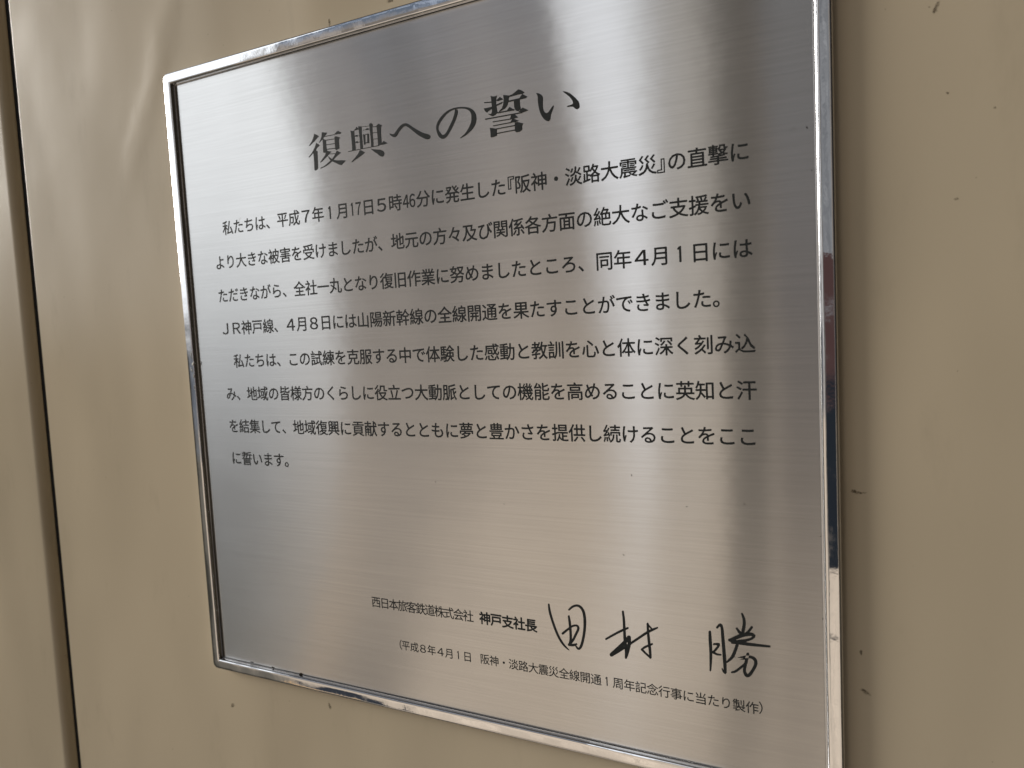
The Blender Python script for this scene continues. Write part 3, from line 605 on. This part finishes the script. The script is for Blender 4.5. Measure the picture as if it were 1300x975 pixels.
 [(332.50,-237.42),(332.45,-238.90),(332.41,-240.39),(332.39,-241.95),(332.44,-243.60),(332.52,-245.29),(332.57,-247.03),(332.56,-248.88),(332.52,-250.79),(332.48,-252.66),(332.44,-254.41),(332.40,-256.12),(332.36,-257.83),(332.40,-258.05),(332.55,-258.21),(332.77,-258.24),(333.00,-258.15),(333.17,-257.96),(333.25,-257.72),(333.47,-255.99),(333.69,-254.25),(333.87,-252.46),(334.00,-250.57),(334.10,-248.62),(334.16,-246.73),(334.16,-244.94),(334.13,-243.23),(334.08,-241.60),(334.02,-240.08),(333.95,-238.62),(333.88,-237.15),(333.79,-236.81),(333.53,-236.60),(333.18,-236.57),(332.84,-236.73),(332.59,-237.04)],
 [(337.53,-234.69),(338.06,-233.99),(338.53,-233.35),(338.59,-233.26),(338.40,-233.28),(338.53,-233.66),(338.67,-234.50),(338.77,-235.83),(338.80,-237.59),(338.85,-239.48),(338.92,-241.41),(339.00,-243.45),(339.09,-245.55),(339.18,-247.74),(339.27,-249.99),(339.37,-252.12),(339.45,-254.04),(339.54,-255.85),(339.63,-257.67),(339.73,-258.03),(340.00,-258.25),(340.37,-258.27),(340.74,-258.09),(341.00,-257.75),(341.09,-257.34),(341.11,-255.50),(341.13,-253.66),(341.12,-251.71),(341.05,-249.56),(340.95,-247.31),(340.84,-245.13),(340.74,-243.04),(340.62,-241.01),(340.50,-239.09),(340.40,-237.23),(340.29,-235.46),(340.12,-234.02),(339.85,-232.99),(339.45,-232.27),(338.57,-231.94),(337.72,-232.50),(337.12,-233.27),(336.59,-233.98),(336.44,-234.31),(336.45,-234.65),(336.63,-234.90),(336.93,-235.00),(337.26,-234.93)],
 [(340.71,-257.21),(340.40,-257.06),(340.13,-256.93),(339.90,-256.77),(339.64,-256.46),(339.37,-256.01),(339.08,-255.55),(338.99,-255.45),(338.85,-255.41),(338.70,-255.47),(338.58,-255.59),(338.52,-255.75),(338.54,-255.90),(338.70,-256.44),(338.86,-257.01),(339.09,-257.52),(339.40,-257.89),(339.72,-258.12),(339.99,-258.32),(340.27,-258.39),(340.57,-258.29),(340.81,-258.05),(340.93,-257.73),(340.89,-257.42)],
 [(335.07,-244.00),(336.05,-243.80),(336.97,-243.61),(337.19,-243.56),(337.03,-243.43),(336.70,-244.01),(336.21,-244.76),(335.64,-245.54),(334.93,-246.42),(334.21,-247.32),(334.04,-247.65),(334.04,-248.00),(334.21,-248.26),(334.50,-248.38),(334.83,-248.31),(335.12,-248.08),(335.85,-247.19),(336.59,-246.27),(337.21,-245.40),(337.74,-244.54),(338.18,-243.63),(338.03,-242.55),(337.06,-242.41),(336.01,-242.65),(335.03,-242.89),(334.76,-243.02),(334.57,-243.27),(334.51,-243.57),(334.59,-243.83),(334.80,-243.99)],
 [(334.07,-248.37),(334.73,-248.64),(335.42,-248.92),(336.16,-249.12),(336.90,-249.16),(337.59,-249.09),(338.25,-249.02),(338.47,-248.95),(338.66,-248.77),(338.75,-248.53),(338.72,-248.30),(338.58,-248.14),(338.37,-248.09),(337.72,-248.09),(337.11,-248.08),(336.55,-248.00),(335.99,-247.78),(335.39,-247.45),(334.77,-247.11),(334.45,-247.07),(334.12,-247.21),(333.88,-247.49),(333.78,-247.83),(333.85,-248.16)],
 [(349.13,-225.81),(349.37,-226.72),(349.60,-227.59),(349.74,-228.44),(349.78,-229.31),(349.74,-230.23),(349.65,-231.22),(349.46,-232.31),(349.20,-233.51),(348.94,-234.73),(348.96,-235.20),(349.19,-235.55),(349.59,-235.69),(350.03,-235.59),(350.40,-235.28),(350.61,-234.83),(350.84,-233.61),(351.08,-232.36),(351.25,-231.15),(351.31,-230.03),(351.28,-228.97),(351.14,-227.94),(350.83,-226.99),(350.42,-226.14),(350.02,-225.32),(349.88,-225.13),(349.65,-225.06),(349.41,-225.12),(349.21,-225.31),(349.10,-225.56)],
 [(346.33,-233.81),(346.66,-234.42),(346.99,-235.03),(347.34,-235.58),(347.68,-235.98),(347.99,-236.27),(348.29,-236.55),(348.61,-236.68),(348.98,-236.62),(349.30,-236.37),(349.48,-236.00),(349.48,-235.61),(349.30,-235.30),(348.99,-235.05),(348.71,-234.82),(348.40,-234.53),(348.02,-234.13),(347.58,-233.63),(347.13,-233.12),(346.94,-232.98),(346.70,-232.97),(346.47,-233.09),(346.30,-233.31),(346.25,-233.57)],
 [(353.58,-231.57),(352.99,-232.45),(352.41,-233.31),(351.91,-234.00),(351.53,-234.42),(351.18,-234.72),(350.80,-235.06),(350.57,-235.38),(350.51,-235.75),(350.62,-236.07),(350.88,-236.26),(351.21,-236.27),(351.54,-236.09),(351.92,-235.75),(352.35,-235.37),(352.85,-234.81),(353.42,-234.03),(354.01,-233.14),(354.60,-232.26),(354.74,-231.91),(354.70,-231.56),(354.50,-231.30),(354.19,-231.21),(353.85,-231.31)],
 [(343.10,-240.57),(344.29,-240.12),(345.47,-239.68),(346.65,-239.19),(347.79,-238.61),(348.85,-238.00),(349.92,-237.48),(351.16,-237.01),(352.45,-236.60),(353.42,-236.39),(354.00,-236.41),(354.37,-236.54),(354.44,-236.48),(354.47,-236.34),(354.19,-236.69),(353.67,-237.13),(352.92,-237.56),(351.95,-238.00),(350.90,-238.39),(349.82,-238.70),(348.69,-238.95),(347.60,-239.23),(346.54,-239.57),(345.45,-239.96),(344.33,-240.36),(343.97,-240.54),(343.71,-240.87),(343.62,-241.27),(343.73,-241.63),(344.00,-241.85),(344.36,-241.87),(345.49,-241.80),(346.64,-241.72),(347.83,-241.48),(349.01,-241.00),(350.15,-240.39),(351.23,-239.80),(352.28,-239.26),(353.31,-238.74),(354.19,-238.21),(354.92,-237.64),(355.53,-236.99),(355.83,-236.01),(355.40,-235.20),(354.64,-234.74),(353.62,-234.58),(352.35,-234.75),(350.91,-235.12),(349.52,-235.60),(348.28,-236.14),(347.13,-236.76),(346.04,-237.40),(344.95,-238.08),(343.86,-238.82),(342.77,-239.57),(342.54,-239.76),(342.41,-240.04),(342.43,-240.33),(342.58,-240.54),(342.82,-240.63)],
 [(342.70,-240.83),(343.74,-241.10),(344.78,-241.38),(346.02,-241.59),(347.47,-241.70),(349.09,-241.74),(350.87,-241.72),(352.86,-241.64),(354.99,-241.51),(357.02,-241.38),(358.86,-241.25),(360.62,-241.13),(362.36,-241.00),(362.62,-240.91),(362.83,-240.70),(362.93,-240.43),(362.90,-240.15),(362.74,-239.96),(362.49,-239.90),(360.76,-239.92),(359.02,-239.95),(357.20,-239.97),(355.18,-239.99),(353.09,-240.02),(351.16,-239.99),(349.47,-239.87),(347.93,-239.70),(346.53,-239.55),(345.33,-239.46),(344.26,-239.38),(343.17,-239.30),(342.79,-239.35),(342.45,-239.59),(342.25,-239.95),(342.22,-240.35),(342.39,-240.67)],
 [(346.25,-241.09),(345.91,-242.10),(345.57,-243.11),(345.16,-244.23),(344.64,-245.62),(344.06,-247.09),(343.45,-248.36),(342.76,-249.40),(341.93,-250.42),(341.06,-251.49),(340.91,-251.74),(340.88,-252.00),(340.98,-252.22),(341.18,-252.34),(341.43,-252.32),(341.67,-252.17),(342.70,-251.27),(343.77,-250.33),(344.77,-249.12),(345.57,-247.60),(346.17,-246.01),(346.68,-244.59),(347.08,-243.42),(347.39,-242.38),(347.69,-241.35),(347.72,-240.93),(347.55,-240.59),(347.23,-240.41),(346.83,-240.46),(346.47,-240.70)],
 [(344.31,-249.57),(344.90,-249.73),(345.57,-249.90),(346.50,-249.87),(347.62,-249.50),(348.82,-248.97),(349.95,-248.55),(351.06,-248.24),(352.14,-248.02),(353.02,-247.99),(353.70,-248.21),(354.24,-248.58),(354.57,-249.01),(354.71,-249.48),(354.72,-250.10),(354.61,-250.83),(354.31,-251.73),(353.81,-252.80),(353.26,-253.84),(352.70,-254.80),(352.14,-255.64),(351.70,-256.16),(351.46,-256.35),(351.39,-256.40),(351.33,-256.40),(351.07,-256.10),(350.79,-255.49),(350.66,-254.71),(350.80,-253.64),(351.14,-252.25),(351.51,-250.75),(351.83,-249.22),(352.16,-247.64),(352.50,-246.05),(352.49,-245.66),(352.31,-245.36),(351.99,-245.23),(351.62,-245.31),(351.30,-245.57),(351.12,-245.94),(350.71,-247.52),(350.31,-249.11),(349.94,-250.64),(349.59,-252.13),(349.27,-253.63),(349.13,-255.02),(349.30,-256.23),(349.69,-257.19),(350.22,-257.87),(351.02,-258.19),(351.92,-257.98),(352.71,-257.42),(353.39,-256.58),(354.02,-255.56),(354.60,-254.52),(355.20,-253.42),(355.81,-252.21),(356.24,-251.01),(356.40,-249.87),(356.33,-248.81),(355.95,-247.88),(355.27,-247.20),(354.38,-246.77),(353.35,-246.57),(352.20,-246.65),(350.98,-246.93),(349.78,-247.28),(348.56,-247.78),(347.39,-248.34),(346.49,-248.66),(345.92,-248.66),(345.43,-248.47),(344.86,-248.27),(344.54,-248.27),(344.23,-248.44),(344.02,-248.74),(343.96,-249.09),(344.07,-249.39)],
 [(350.07,-250.76),(349.17,-251.70),(348.28,-252.64),(347.42,-253.50),(346.56,-254.31),(345.74,-255.05),(345.06,-255.60),(344.57,-255.93),(344.10,-256.15),(343.57,-256.40),(343.36,-256.53),(343.22,-256.75),(343.19,-256.99),(343.27,-257.19),(343.45,-257.30),(343.67,-257.29),(344.22,-257.19),(344.83,-257.06),(345.59,-256.70),(346.42,-256.05),(347.28,-255.25),(348.15,-254.42),(349.05,-253.55),(349.97,-252.63),(350.89,-251.71),(351.09,-251.38),(351.14,-251.01),(351.00,-250.70),(350.73,-250.54),(350.38,-250.56)],
]
shapes('heading', HEADING, plate)
shapes('surname_signature', SIGNATURE[:14], plate)
shapes('given_name_signature', SIGNATURE[14:], plate)
